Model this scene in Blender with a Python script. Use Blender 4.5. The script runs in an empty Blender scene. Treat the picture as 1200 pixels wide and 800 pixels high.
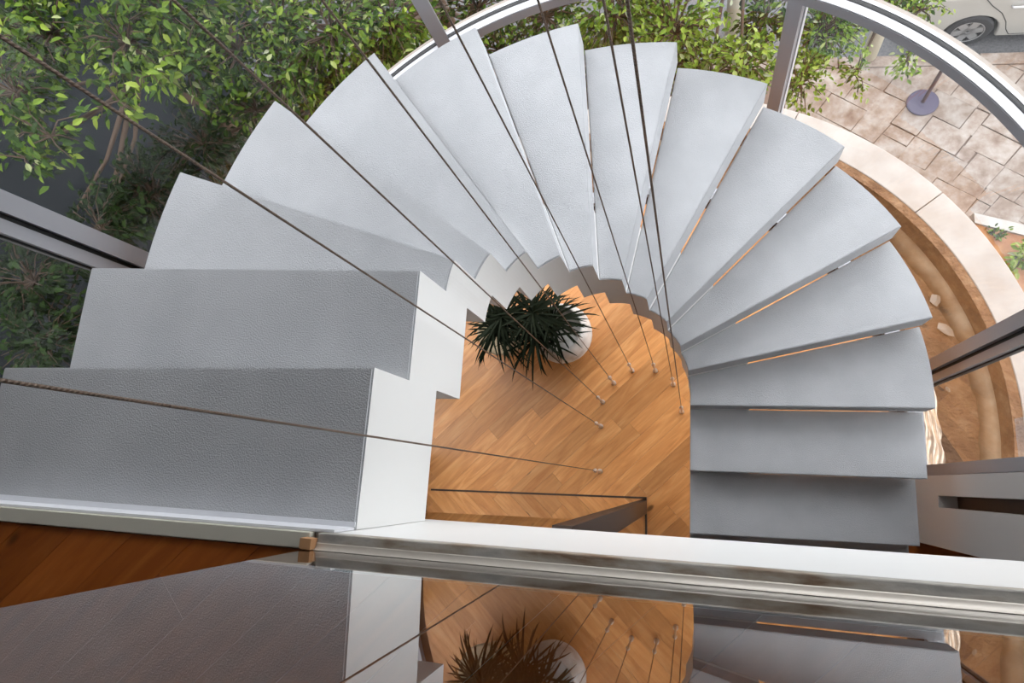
import bpy, bmesh, math, random
import numpy as np
from mathutils import Vector, Matrix
random.seed(7); rng = np.random.default_rng(7)
scene = bpy.context.scene
col = scene.collection

# ------------------------------------------------------------------ camera
F, NU, NV, ROLL = 718.736, 810.379, 568.2, -0.0662
CAM = np.array([0.3243, -0.4581, 4.1983])
d = np.array([(NU-600)/F, (NV-400)/F, 1.0]); d /= np.linalg.norm(d)
zc = -d
xc = np.array([1.0, 0, 0]); xc -= xc @ zc*zc; xc /= np.linalg.norm(xc)
yc = np.cross(zc, xc)
cr, sr = math.cos(ROLL), math.sin(ROLL)
RW = np.array([cr*xc+sr*yc, -sr*xc+cr*yc, zc])          # rows: world axes in camera coords (x right, y down, z fwd)
def ray(u, v):
    return RW @ np.array([(u-600)/F, (v-400)/F, 1.0])
def back(u, v, z):                                      # pixel -> point on the horizontal plane z
    r = ray(u, v); return CAM + r*(z-CAM[2])/r[2]
def pix(P):
    q = RW.T @ (np.array(P, float)-CAM)
    return 600+F*q[0]/q[2], 400+F*q[1]/q[2], q[2]
cam = bpy.data.cameras.new('camera'); cam.sensor_width = 36; cam.lens = F*36/1200
cam.clip_start = 0.02; cam.clip_end = 300
camo = bpy.data.objects.new('camera', cam); col.objects.link(camo)
m = Matrix.Identity(4)
right, up, bk = RW @ np.array([1, 0, 0]), RW @ np.array([0, -1, 0]), RW @ np.array([0, 0, -1])
for i in range(3):
    m[i][0], m[i][1], m[i][2], m[i][3] = right[i], up[i], bk[i], CAM[i]
camo.matrix_world = m
scene.camera = camo

# ------------------------------------------------------------------ world, exposure
world = bpy.data.worlds.new('world'); scene.world = world; world.use_nodes = True
bgn = world.node_tree.nodes['Background']
bgn.inputs[0].default_value = (0.935, 0.962, 1.0, 1); bgn.inputs[1].default_value = 2.3
sun = bpy.data.lights.new('sun', 'SUN'); sun.energy = 0.7; sun.angle = math.radians(25); sun.color = (1.0, .94, .84)
suno = bpy.data.objects.new('sun', sun); col.objects.link(suno)
suno.rotation_euler = Vector((0.25, 0.62, -1)).to_track_quat('-Z', 'Y').to_euler()
vs = scene.view_settings
vs.view_transform = 'Standard'; vs.look = 'None'; vs.exposure = 0.88; vs.gamma = 1.0; vs.use_curve_mapping = False
try: scene.cycles.transparent_max_bounces = 24
except Exception: pass

# ------------------------------------------------------------------ materials
def mat(name, base=(.8, .8, .8), rough=.5, metal=0.0, **kw):
    mt = bpy.data.materials.new(name); mt.use_nodes = True
    nt = mt.node_tree; p = nt.nodes['Principled BSDF']
    p.inputs['Base Color'].default_value = (*base, 1); p.inputs['Roughness'].default_value = rough
    p.inputs['Metallic'].default_value = metal
    for k, v in kw.items(): p.inputs[k.replace('_', ' ')].default_value = v
    return mt
def nd(mt, t, **kw):
    n = mt.node_tree.nodes.new(t)
    for k, v in kw.items():
        if k in n.inputs: n.inputs[k].default_value = v
        else: setattr(n, k, v)
    return n
def ln(mt, a, ao, b, bi): mt.node_tree.links.new(a.outputs[ao], b.inputs[bi])
def P(mt): return mt.node_tree.nodes['Principled BSDF']
def ramp(mt, stops):
    n = nd(mt, 'ShaderNodeValToRGB'); cr_ = n.color_ramp
    while len(cr_.elements) < len(stops): cr_.elements.new(.5)
    for e, (p, c) in zip(cr_.elements, stops): e.position = p; e.color = (*c, 1)
    return n
def noise_col(mt, scale, stops, detail=4, coord='Object', vec_scale=None):
    tc = nd(mt, 'ShaderNodeTexCoord'); src = (tc, coord)
    if vec_scale:
        mp = nd(mt, 'ShaderNodeMapping'); mp.inputs['Scale'].default_value = vec_scale
        ln(mt, tc, coord, mp, 'Vector'); src = (mp, 'Vector')
    n = nd(mt, 'ShaderNodeTexNoise'); n.inputs['Scale'].default_value = scale; n.inputs['Detail'].default_value = detail
    ln(mt, src[0], src[1], n, 'Vector')
    r = ramp(mt, stops); ln(mt, n, 'Fac', r, 'Fac'); ln(mt, r, 'Color', P(mt), 'Base Color')
    return n, src
def add_bump(mt, scale, strength, dist=.01, detail=3, coord='Object'):
    tc = nd(mt, 'ShaderNodeTexCoord'); n = nd(mt, 'ShaderNodeTexNoise')
    n.inputs['Scale'].default_value = scale; n.inputs['Detail'].default_value = detail
    ln(mt, tc, coord, n, 'Vector')
    b = nd(mt, 'ShaderNodeBump'); b.inputs['Strength'].default_value = strength; b.inputs['Distance'].default_value = dist
    ln(mt, n, 'Fac', b, 'Height'); ln(mt, b, 'Normal', P(mt), 'Normal')

M = {}
M['white'] = mat('white_paint', (.80, .80, .78), .45)
M['white_wall'] = mat('white_wall', (.60, .58, .56), .6)
M['tread'] = mat('grey_stucco_paint', (.52, .52, .53), .62)
noise_col(M['tread'], 6, [(.35, (.425, .433, .448)), (.65, (.47, .478, .493))])
add_bump(M['tread'], 280, .65, .003, 2)
M['cream'] = mat('cream_trim', (.62, .59, .50), .5)
M['caulk'] = mat('caulk', (.72, .73, .76), .5)

def wood(name, cols):
    w = mat(name, cols[1], .33)
    tc = nd(w, 'ShaderNodeTexCoord'); oi = nd(w, 'ShaderNodeObjectInfo')
    mul = nd(w, 'ShaderNodeMath', operation='MULTIPLY'); mul.inputs[1].default_value = 40; ln(w, oi, 'Random', mul, 0)
    cb = nd(w, 'ShaderNodeCombineXYZ'); ln(w, mul, 0, cb, 'X'); ln(w, mul, 0, cb, 'Z')
    ad = nd(w, 'ShaderNodeVectorMath', operation='ADD'); ln(w, tc, 'Object', ad, 0); ln(w, cb, 'Vector', ad, 1)
    mp = nd(w, 'ShaderNodeMapping'); mp.inputs['Scale'].default_value = (1.3, 9, 1); ln(w, ad, 'Vector', mp, 'Vector')
    n1 = nd(w, 'ShaderNodeTexNoise'); n1.inputs['Scale'].default_value = 2.2; n1.inputs['Detail'].default_value = 6; n1.inputs['Distortion'].default_value = 1.2
    ln(w, mp, 'Vector', n1, 'Vector')
    mp2 = nd(w, 'ShaderNodeMapping'); mp2.inputs['Scale'].default_value = (5, 75, 1); ln(w, ad, 'Vector', mp2, 'Vector')
    n2 = nd(w, 'ShaderNodeTexNoise'); n2.inputs['Scale'].default_value = 1.5; n2.inputs['Detail'].default_value = 3; ln(w, mp2, 'Vector', n2, 'Vector')
    r = ramp(w, [(.3, cols[0]), (.55, cols[1]), (.75, cols[2])]); ln(w, n1, 'Fac', r, 'Fac')
    hsv = nd(w, 'ShaderNodeHueSaturation')
    mr = nd(w, 'ShaderNodeMapRange'); mr.inputs[3].default_value = .78; mr.inputs[4].default_value = 1.14; ln(w, oi, 'Random', mr, 0)
    mr2 = nd(w, 'ShaderNodeMapRange'); mr2.inputs[1].default_value = .3; mr2.inputs[2].default_value = .7; mr2.inputs[3].default_value = .93; mr2.inputs[4].default_value = 1.05; ln(w, n2, 'Fac', mr2, 0)
    mm = nd(w, 'ShaderNodeMath', operation='MULTIPLY'); ln(w, mr, 0, mm, 0); ln(w, mr2, 0, mm, 1)
    ln(w, mm, 0, hsv, 'Value'); ln(w, r, 'Color', hsv, 'Color')
    # knots
    mp3 = nd(w, 'ShaderNodeMapping'); mp3.inputs['Scale'].default_value = (2.2, 4.5, 1); ln(w, ad, 'Vector', mp3, 'Vector')
    vo = nd(w, 'ShaderNodeTexVoronoi'); vo.inputs['Scale'].default_value = 1.1; ln(w, mp3, 'Vector', vo, 'Vector')
    kr = ramp(w, [(.0, (.25, .25, .25)), (.05, (.35, .35, .35)), (.085, (1, 1, 1))]); ln(w, vo, 'Distance', kr, 'Fac')
    mx = nd(w, 'ShaderNodeMix', data_type='RGBA', blend_type='MULTIPLY'); mx.inputs[0].default_value = 1
    w.node_tree.links.new(hsv.outputs[0], mx.inputs[6]); w.node_tree.links.new(kr.outputs[0], mx.inputs[7])
    w.node_tree.links.new(mx.outputs[2], P(w).inputs['Base Color'])
    return w
M['oak'] = wood('oak_floor', [(.54, .215, .062), (.67, .30, .098), (.76, .385, .148)])
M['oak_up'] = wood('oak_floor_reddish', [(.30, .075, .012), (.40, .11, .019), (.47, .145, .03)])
M['subfloor'] = mat('subfloor', (.10, .05, .025), .8)

def thin_glass(name, tint=(.955, .955, .955), f0=.035):
    g = bpy.data.materials.new(name); g.use_nodes = True; nt = g.node_tree; nt.nodes.clear()
    out = nt.nodes.new('ShaderNodeOutputMaterial'); mix = nt.nodes.new('ShaderNodeMixShader')
    tr = nt.nodes.new('ShaderNodeBsdfTransparent'); tr.inputs[0].default_value = (*tint, 1)
    gl = nt.nodes.new('ShaderNodeBsdfGlossy'); gl.inputs['Roughness'].default_value = .0
    gl.inputs[0].default_value = (1, 1, 1, 1)
    lw = nt.nodes.new('ShaderNodeLayerWeight'); lw.inputs[0].default_value = .5
    pw = nt.nodes.new('ShaderNodeMath'); pw.operation = 'POWER'; pw.inputs[1].default_value = 5
    ma = nt.nodes.new('ShaderNodeMath'); ma.operation = 'MULTIPLY_ADD'; ma.inputs[1].default_value = 1-f0; ma.inputs[2].default_value = f0
    L = nt.links.new
    m2 = nt.nodes.new('ShaderNodeMath'); m2.operation = 'MULTIPLY'; m2.inputs[1].default_value = 2      # both surfaces: 2R/(1+R)
    a2 = nt.nodes.new('ShaderNodeMath'); a2.operation = 'ADD'; a2.inputs[1].default_value = 1
    dv = nt.nodes.new('ShaderNodeMath'); dv.operation = 'DIVIDE'
    L(lw.outputs['Facing'], pw.inputs[0]); L(pw.outputs[0], ma.inputs[0]); L(ma.outputs[0], m2.inputs[0]); L(ma.outputs[0], a2.inputs[0])
    L(m2.outputs[0], dv.inputs[0]); L(a2.outputs[0], dv.inputs[1]); L(dv.outputs[0], mix.inputs[0])
    L(tr.outputs[0], mix.inputs[1]); L(gl.outputs[0], mix.inputs[2]); L(mix.outputs[0], out.inputs[0])
    return g
M['glass'] = thin_glass('clear_glass', f0=.024)
M['glass_bal'] = thin_glass('balustrade_glass', (.94, .94, .94), f0=.06)
M['glass_body'] = bpy.data.materials.new('glass_body'); M['glass_body'].use_nodes = True
_n = M['glass_body'].node_tree; _n.nodes.clear(); _o = _n.nodes.new('ShaderNodeOutputMaterial'); _t = _n.nodes.new('ShaderNodeBsdfTransparent'); _t.inputs[0].default_value = (.98, .98, .98, 1); _n.links.new(_t.outputs[0], _o.inputs[0])
def pane(o, front):
    # the outer skin facing `front` carries the pane's whole reflection, the rest only transmits
    o.data.materials.append(M['glass_body'])
    for p_ in o.data.polygons: p_.material_index = 0 if front(p_.center, p_.normal) else 1
    return o
M['alu'] = mat('grey_aluminium', (.33, .33, .35), .4, .25)
M['alu_light'] = mat('silver_aluminium', (.62, .62, .64), .35, .3)
M['alu_tan'] = mat('tan_outer_cap', (.36, .31, .265), .5)
M['rubber'] = mat('black_rubber', (.006, .006, .006), .5)
M['dark_metal'] = mat('dark_brown_metal', (.06, .038, .028), .4, .3)
M['steel'] = mat('brushed_steel', (.72, .69, .66), .3, .7)
M['cable'] = mat('twisted_steel_cable', (.17, .125, .095), .45, .6)
tc = nd(M['cable'], 'ShaderNodeTexCoord'); wv = nd(M['cable'], 'ShaderNodeTexWave'); wv.wave_type = 'BANDS'; wv.bands_direction = 'DIAGONAL'
wv.inputs['Scale'].default_value = 110; ln(M['cable'], tc, 'Object', wv, 'Vector')
bmp = nd(M['cable'], 'ShaderNodeBump'); bmp.inputs['Strength'].default_value = .8; bmp.inputs['Distance'].default_value = .0008
ln(M['cable'], wv, 'Fac', bmp, 'Height'); ln(M['cable'], bmp, 'Normal', P(M['cable']), 'Normal')
M['channel'] = mat('stained_metal_channel', (.4, .36, .3), .45, .35)
noise_col(M['channel'], 9, [(.32, (.24, .16, .105)), (.44, (.42, .36, .29)), (.56, (.52, .49, .44)), (.68, (.36, .34, .31))], 8, vec_scale=(1, 4, 4))
add_bump(M['channel'], 60, .4, .003, 4)
M['bead'] = mat('silicone_bead', (.72, .66, .58), .3, .1)
M['woodblock'] = mat('raw_wood_block', (.42, .22, .10), .7)
M['stone'] = mat('cream_stone', (.74, .68, .60), .7)
noise_col(M['stone'], 5, [(.35, (.36, .32, .285)), (.65, (.43, .40, .37))], 6)
M['earth'] = mat('brown_earth', (.30, .17, .09), .9)
noise_col(M['earth'], 9, [(.3, (.11, .052, .025)), (.55, (.20, .105, .053)), (.75, (.30, .19, .11))], 8)
add_bump(M['earth'], 30, .9, .03, 8)
M['mortar'] = mat('sandy_mortar', (.55, .42, .28), .85)
noise_col(M['mortar'], 8, [(.3, (.30, .18, .095)), (.7, (.50, .38, .26))], 6)
M['film'] = mat('crumpled_foil', (.9, .72, .56), .2, .5)
M['plastic'] = mat('white_plastic_scrap', (.33, .27, .21), .25)
M['sky_block'] = mat('dark_sky_block_face', (.012, .015, .018), .8, Specular_IOR_Level=.2)  # near-black face of the wall added to block the sky
M['paver'] = mat('stamped_stone', (.5, .4, .33), .75)
def var_by_object(mt, scale, stops, lo=.85, hi=1.12):
    tc = nd(mt, 'ShaderNodeTexCoord'); oi = nd(mt, 'ShaderNodeObjectInfo')
    n = nd(mt, 'ShaderNodeTexNoise'); n.inputs['Scale'].default_value = scale; n.inputs['Detail'].default_value = 7; n.inputs['Roughness'].default_value = .65
    ge = nd(mt, 'ShaderNodeNewGeometry'); ln(mt, ge, 'Position', n, 'Vector')
    r = ramp(mt, stops); ln(mt, n, 'Fac', r, 'Fac')
    h = nd(mt, 'ShaderNodeHueSaturation'); mr = nd(mt, 'ShaderNodeMapRange'); mr.inputs[3].default_value = lo; mr.inputs[4].default_value = hi
    ln(mt, oi, 'Random', mr, 0); ln(mt, mr, 0, h, 'Value'); ln(mt, r, 'Color', h, 'Color'); ln(mt, h, 'Color', P(mt), 'Base Color')
    b = nd(mt, 'ShaderNodeBump'); b.inputs['Strength'].default_value = .5; b.inputs['Distance'].default_value = .02; ln(mt, n, 'Fac', b, 'Height'); ln(mt, b, 'Normal', P(mt), 'Normal')
var_by_object(M['paver'], 4.0, [(.30, (.15, .10, .075)), (.44, (.22, .165, .13)), (.58, (.30, .255, .22)), (.72, (.38, .345, .31))], .9, 1.08)
M['grout'] = mat('paving_joint', (.16, .11, .085), .9)
M['asphalt'] = mat('asphalt', (.11, .11, .115), .85)
noise_col(M['asphalt'], 30, [(.3, (.085, .085, .09)), (.7, (.15, .15, .155))], 5)
M['soil'] = mat('dark_soil', (.02, .015, .01), .95)
noise_col(M['soil'], 3, [(.3, (.010, .008, .005)), (.7, (.035, .026, .016))], 6)
M['redsoil'] = mat('red_soil', (.36, .16, .07), .95)
noise_col(M['redsoil'], 6, [(.3, (.28, .11, .05)), (.7, (.45, .24, .12))], 6)
M['bark'] = mat('bark', (.07, .042, .025), .9)
M['limed'] = mat('limewashed_bark', (.66, .62, .48), .8)
M['leaf'] = mat('leaf', (.1, .25, .03), .55, Specular_IOR_Level=.2)
at = nd(M['leaf'], 'ShaderNodeAttribute'); at.attribute_name = 'rnd'
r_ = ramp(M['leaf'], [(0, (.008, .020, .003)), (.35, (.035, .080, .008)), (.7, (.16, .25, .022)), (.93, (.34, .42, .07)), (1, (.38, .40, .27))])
ln(M['leaf'], at, 'Fac', r_, 'Fac'); ln(M['leaf'], r_, 'Color', P(M['leaf']), 'Base Color')
tl = nd(M['leaf'], 'ShaderNodeBsdfTranslucent'); ln(M['leaf'], r_, 'Color', tl, 'Color')
mxs = nd(M['leaf'], 'ShaderNodeMixShader'); mxs.inputs[0].default_value = .3
nt = M['leaf'].node_tree
nt.links.new(P(M['leaf']).outputs[0], mxs.inputs[1]); nt.links.new(tl.outputs[0], mxs.inputs[2]); nt.links.new(mxs.outputs[0], nt.nodes['Material Output'].inputs[0])
M['palm'] = mat('dark_palm_leaf', (.010, .015, .005), .7, Specular_IOR_Level=.15)
M['pot_white'] = mat('speckled_white_pot', (.66, .62, .57), .6)
noise_col(M['pot_white'], 9, [(.3, (.48, .43, .38)), (.55, (.72, .69, .65)), (.8, (.78, .76, .73))], 7)
add_bump(M['pot_white'], 14, .5, .02, 5)
M['pot_beige'] = mat('beige_clay_pot', (.62, .47, .29), .6)
M['carpaint'] = mat('pale_silver_car_paint', (.45, .445, .415), .25, .15, Coat_Weight=.6)
M['carglass'] = mat('dark_car_glass', (.02, .022, .025), .08)
M['tyre'] = mat('tyre_rubber', (.035, .035, .037), .8)
M['rim'] = mat('alloy_rim', (.5, .5, .5), .35, .6)
M['black'] = mat('black_plastic', (.02, .02, .02), .6)
M['redlamp'] = mat('red_lamp', (.3, .03, .03), .2)
M['purple'] = mat('dusty_purple_paint', (.055, .044, .082), .5)
M['polebrown'] = mat('brown_purple_pole', (.12, .08, .08), .45)
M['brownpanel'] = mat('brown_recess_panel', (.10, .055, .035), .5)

# ------------------------------------------------------------------ mesh helpers
def mesh(name, verts, faces, material=None, parent=None, smooth=False, mats=None, fmat=None):
    me = bpy.data.meshes.new(name); me.from_pydata([tuple(map(float, v)) for v in verts], [], faces)
    me.validate(); 
    bm = bmesh.new(); bm.from_mesh(me); bmesh.ops.recalc_face_normals(bm, faces=bm.faces); bm.to_mesh(me); bm.free()
    if mats:
        for x in mats: me.materials.append(x)
        for i, p in enumerate(me.polygons): p.material_index = fmat[i]
    elif material: me.materials.append(material)
    if smooth:
        for p in me.polygons: p.use_smooth = True
    o = bpy.data.objects.new(name, me); col.objects.link(o)
    if parent: o.parent = parent
    return o
def empty(name, loc=(0, 0, 0), rz=0):
    o = bpy.data.objects.new(name, None); col.objects.link(o); o.location = loc; o.rotation_euler = (0, 0, rz)
    o.empty_display_size = .1
    return o
def tag(o, label=None, cat=None, group=None, kind=None):
    if label: o['label'] = label
    if cat: o['category'] = cat
    if group: o['group'] = group
    if kind: o['kind'] = kind
    return o
class MB:
    def __init__(s): s.v = []; s.f = []
    def add(s, v, f):
        b = len(s.v); s.v += [tuple(x) for x in v]; s.f += [tuple(b+i for i in q) for q in f]; return s
    def prism(s, poly, z0, z1):
        n = len(poly)
        return s.add([(x, y, z0) for x, y in poly]+[(x, y, z1) for x, y in poly],
              [tuple(range(n))[::-1], tuple(range(n, 2*n))]+[(i, (i+1) % n, n+(i+1) % n, n+i) for i in range(n)])
    def box(s, x0, x1, y0, y1, z0, z1): return s.prism([(x0, y0), (x1, y0), (x1, y1), (x0, y1)], z0, z1)
    def tube(s, pts, rads, n=8, cap=True):
        pts = [Vector(p) for p in pts]; b = len(s.v)
        if not hasattr(rads, '__len__'): rads = [rads]*len(pts)
        for i, p in enumerate(pts):
            t = (pts[min(i+1, len(pts)-1)]-pts[max(i-1, 0)]).normalized()
            a = Vector((0, 0, 1)) if abs(t.z) < .9 else Vector((1, 0, 0))
            u = t.cross(a).normalized(); w = t.cross(u)
            for k in range(n):
                q = p+(u*math.cos(2*math.pi*k/n)+w*math.sin(2*math.pi*k/n))*rads[i]; s.v.append(tuple(q))
        for i in range(len(pts)-1):
            for k in range(n): s.f.append((b+i*n+k, b+i*n+(k+1) % n, b+(i+1)*n+(k+1) % n, b+(i+1)*n+k))
        if cap:
            s.f.append(tuple(b+k for k in range(n))[::-1]); s.f.append(tuple(b+(len(pts)-1)*n+k for k in range(n)))
        return s
    def lathe(s, prof, n=24, c=(0, 0)):
        b = len(s.v)
        for r, z in prof:
            for k in range(n): s.v.append((c[0]+r*math.cos(2*math.pi*k/n), c[1]+r*math.sin(2*math.pi*k/n), z))
        for i in range(len(prof)-1):
            for k in range(n): s.f.append((b+i*n+k, b+i*n+(k+1) % n, b+(i+1)*n+(k+1) % n, b+(i+1)*n+k))
        if prof[0][0] > 1e-6: s.f.append(tuple(b+k for k in range(n))[::-1])
        if prof[-1][0] > 1e-6: s.f.append(tuple(b+(len(prof)-1)*n+k for k in range(n)))
        return s
    def arc(s, r0, r1, a0, a1, z0, z1, step=2.0):
        n = max(1, int(math.ceil(abs(a1-a0)/step)))
        A = [math.radians(a0+(a1-a0)*i/n) for i in range(n+1)]
        return s.prism([(r1*math.cos(a), r1*math.sin(a)) for a in A]+[(r0*math.cos(a), r0*math.sin(a)) for a in A[::-1]], z0, z1) if False else s._arc(r0, r1, A, z0, z1)
    def _arc(s, r0, r1, A, z0, z1):
        b = len(s.v)
        for a in A:
            c, q = math.cos(a), math.sin(a)
            s.v += [(r0*c, r0*q, z0), (r1*c, r1*q, z0), (r1*c, r1*q, z1), (r0*c, r0*q, z1)]
        n = len(A)
        for i in range(n-1):
            for k in range(4): s.f.append((b+4*i+k, b+4*i+(k+1) % 4, b+4*i+4+(k+1) % 4, b+4*i+4+k))
        s.f.append((b, b+1, b+2, b+3)); e = b+4*(n-1); s.f.append((e+3, e+2, e+1, e))
        return s
    def build(s, name, material, parent=None, smooth=False, bevel=0, label=None):
        o = mesh(name, s.v, s.f, material, parent, smooth)
        if bevel:
            m_ = o.modifiers.new('bevel', 'BEVEL'); m_.width = bevel; m_.segments = 2; m_.limit_method = 'ANGLE'; m_.angle_limit = math.radians(40)
        if label: o['label'] = label
        return o
def copy_tree(o, parent=None):
    c = o.copy(); col.objects.link(c); c.parent = parent
    for ch in list(o.children): copy_tree(ch, c)
    return c
def clip_poly(poly, region):                                # convex region, counter-clockwise
    out = list(poly)
    for i in range(len(region)):
        ax, ay = region[i]; bx, by = region[(i+1) % len(region)]
        inp, out = out, []
        if not inp: return []
        def side(p): return (bx-ax)*(p[1]-ay)-(by-ay)*(p[0]-ax)
        for j in range(len(inp)):
            p, q = inp[j], inp[(j+1) % len(inp)]; sp, sq = side(p), side(q)
            if sp >= 0: out.append(p)
            if sp*sq < 0:
                t = sp/(sp-sq); out.append((p[0]+t*(q[0]-p[0]), p[1]+t*(q[1]-p[1])))
    return out

# ------------------------------------------------------------------ key dimensions
H = 0.17; RI, RO = 0.317, 1.381
RG = 1.553                                                  # inner face of the window frames
SLAB_T, SLAB_B = 3.14, 2.655                                # upper floor slab
CEIL = 5.85; HEAD = 4.12                                    # ceiling, top of the curved glazing, lowered to cut sky light
GROUND, ROAD = -5.39, -5.53
YAW = 0.0178
def sy(x, off=0.0): return -0.583+YAW*x+off                 # edge line of the upper slab
def arcpts(r, a0, a1, n=40): return [(r*math.cos(math.radians(a0+(a1-a0)*i/n)), r*math.sin(math.radians(a0+(a1-a0)*i/n))) for i in range(n+1)]

# ------------------------------------------------------------------ floors with single planks
def planks(parent, region, z_top, thick, material, width=.108, angle=45, seed=1, origin=(0, 0)):
    rs = random.Random(seed); ca, sa = math.cos(math.radians(angle)), math.sin(math.radians(angle))
    U = [x*ca+y*sa for x, y in region]; V = [-x*sa+y*ca for x, y in region]
    v = math.floor(min(V)/width)*width
    cache = {}
    while v < max(V):
        u = min(U)-rs.random()*1.2
        while u < max(U):
            L = rs.choice([.55, .7, .9, 1.1, 1.3]); g = .0004
            quad = [(u+g, v+g), (u+L-g, v+g), (u+L-g, v+width-g), (u+g, v+width-g)]
            W = [(p*ca-q*sa, p*sa+q*ca) for p, q in quad]
            cp = clip_poly(W, region)
            if len(cp) >= 3:
                cx, cy = (u+L/2)*ca-(v+width/2)*sa, (u+L/2)*sa+(v+width/2)*ca
                loc = [((x-cx)*ca+(y-cy)*sa, -(x-cx)*sa+(y-cy)*ca) for x, y in cp]
                full = len(cp) == 4 and all(min(abs(a-L/2+g), abs(a+L/2-g)) < 1e-4 for a, b in loc)
                key = L if full else None
                if key and key in cache:
                    o = bpy.data.objects.new('plank', cache[key]); col.objects.link(o); o.parent = parent
                else:
                    o = MB().prism(loc, -thick, 0).build('plank', material, parent)
                    if key: cache[key] = o.data
                o.location = (cx, cy, z_top-rs.random()*.0006); o.rotation_euler = (0, 0, math.radians(angle))
            u += L
        v += width
reg_low = [(-1.50, -3.2), (1.50, -3.2)]+arcpts(1.50, 0, 180)
reg_low = [(-1.50, -2.3), (1.47, -2.3), (1.47, 0)]+arcpts(1.50, 2, 178)+[(-1.5, 0)]
floor = MB().prism([(-4, -5.2), (4, -5.2), (4, -.45), (1.6, -.45), (1.6, 0)]+arcpts(1.6, 1, 179)+[(-1.6, 0), (-1.6, -.45), (-4, -.45)], -.30, -.012).build('floor', M['subfloor'])
tag(floor, kind='structure')
planks(floor, reg_low, 0, .012, M['oak'], seed=3)
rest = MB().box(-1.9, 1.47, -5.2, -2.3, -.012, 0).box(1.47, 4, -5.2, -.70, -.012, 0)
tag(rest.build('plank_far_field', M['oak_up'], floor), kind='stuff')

slab = MB().prism([(-4, sy(-4)), (-4, -5.2), (4, -5.2), (4, sy(4))], SLAB_B, SLAB_T-.014).build('floor_upper', M['white'])
tag(slab, kind='structure')
reg_up = [(-1.62, -1.75), (1.3, -1.75), (1.3, sy(1.3, -.062)), (-.345, sy(-.345, -.062)), (-.345, sy(-.345, -.033)), (-1.62, sy(-1.62, -.033))]
# convex pieces
planks(slab, [(-1.62, -1.75), (-.362, -1.75), (-.362, sy(-.362, -.033)), (-1.62, sy(-1.62, -.033))], SLAB_T, .014, M['oak_up'], seed=5)
planks(slab, [(-.362, -1.75), (1.3, -1.75), (1.3, sy(1.3, -.066)), (-.362, sy(-.362, -.066))], SLAB_T, .014, M['oak_up'], seed=6)
rest = MB().box(-4, 4, -5.2, -1.75, SLAB_T-.014, SLAB_T).box(-4, -1.62, -1.75, -.66, SLAB_T-.014, SLAB_T).box(1.3, 4, -1.75, -.66, SLAB_T-.014, SLAB_T)
tag(rest.build('plank_far_field', M['oak_up'], slab), kind='stuff')

# cream edge trim beside the stair mouth
tr = MB().prism([(-1.55, sy(-1.55)), (-1.55, sy(-1.55, -.031)), (-.362, sy(-.362, -.031)), (-.362, sy(-.362))], SLAB_T-.012, SLAB_T+.006).build('trim_1', M['cream'], bevel=.002)
tag(tr, 'cream strip edging the upper wood floor at the stair mouth', None, None, 'structure')

# ------------------------------------------------------------------ walls, ceiling
tag(MB().prism([(-4.2, -5.4), (4.2, -5.4), (4.2, -.40), (1.75, -.40), (1.75, 0)]+arcpts(1.75, 1, 179)+[(-1.75, 0), (-1.75, -.40), (-4.2, -.40)], CEIL, CEIL+.25).build('ceiling', M['white_wall']), kind='structure')
tag(MB().box(-4.2, 4.2, -5.4, -5.2, -.3, CEIL).build('wall_back', M['white_wall']), kind='structure')
tag(MB().box(-4.2, -4.0, -5.2, -.40, -.3, CEIL).box(-4.0, -1.553, -.62, -.40, -.3, SLAB_B).box(-4.0, -1.553, -.60, -.40, SLAB_B, CEIL).build('wall_left', M['white_wall']), kind='structure')
wr = MB().box(1.553, 1.70, -.43, -.325, -.012, CEIL).box(1.553, 1.70, -.49, -.43, -.012, .43).box(1.553, 1.70, -.69, -.49, -.012, SLAB_B).box(1.553, 1.70, -.545, -.49, SLAB_B, CEIL)
wr.box(1.70, 4.2, -.62, -.40, -.3, SLAB_B).box(1.70, 4.2, -.55, -.40, SLAB_B, CEIL).box(4.0, 4.2, -5.2, -.62, -.3, CEIL)
wr = tag(wr.build('wall_right', M['white_wall']), kind='structure')
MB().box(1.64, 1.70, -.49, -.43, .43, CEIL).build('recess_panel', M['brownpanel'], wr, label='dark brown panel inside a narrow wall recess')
tag(MB().box(-1.70, -1.553, -.40, RG*math.sin(math.radians(172.6))-.03, 3.3, CEIL).build('wall_shade_spandrel', M['white_wall']), kind='structure')  # added over the left window to shade the upper treads
tag(MB().box(-12, -9.2, -8, 18, ROAD-.1, 9).build('wall_sky_block', M['sky_block']), kind='structure')  # added wall that keeps sky light off the left treads
# drum and facade below
tag(MB().arc(2.156, 2.34, -9.6, 189.6, GROUND, -.121, 4).build('wall_drum', M['stone']), kind='structure')
tag(MB().box(-9, 9, -.9, -.5, GROUND, -.31).build('wall_facade', M['white_wall']), kind='structure')

# ------------------------------------------------------------------ staircase
def upath(R, p):
    if p < 0: return (R, p)
    if p <= 180: return (R*math.cos(math.radians(p)), R*math.sin(math.radians(p)))
    return (-R, -(p-180))
def segpath(R, p0, p1):
    ps = [p0]
    a = max(p0, 0); b = min(p1, 180)
    if p0 < 0 < p1: ps.append(0)
    if b > a:
        n = max(1, int(math.ceil((b-a)/2.2))); ps += [a+(b-a)*i/n for i in range(1, n)]
    if p0 < 180 < p1: ps.append(180)
    ps.append(p1)
    return [upath(R, p) for p in ps]
fin = {-2: -1.68, -1: -1.355, 0: -1.032, 1: -.709, 2: -.386, 3: -.070, 14: 177.6, 15: 180.259, 16: 180.588}
fout = {-2: -1.61, -1: -1.30, 0: -.987, 1: -.676, 2: -.361, 3: -.050, 14: 177.7, 15: 180.275, 16: 180.606}
for k, a in zip(range(4, 14), (13.75, 30.1, 46.4, 62.8, 79.1, 95.4, 111.8, 128.1, 144.5, 161.1)): fin[k] = fout[k] = a
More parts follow.
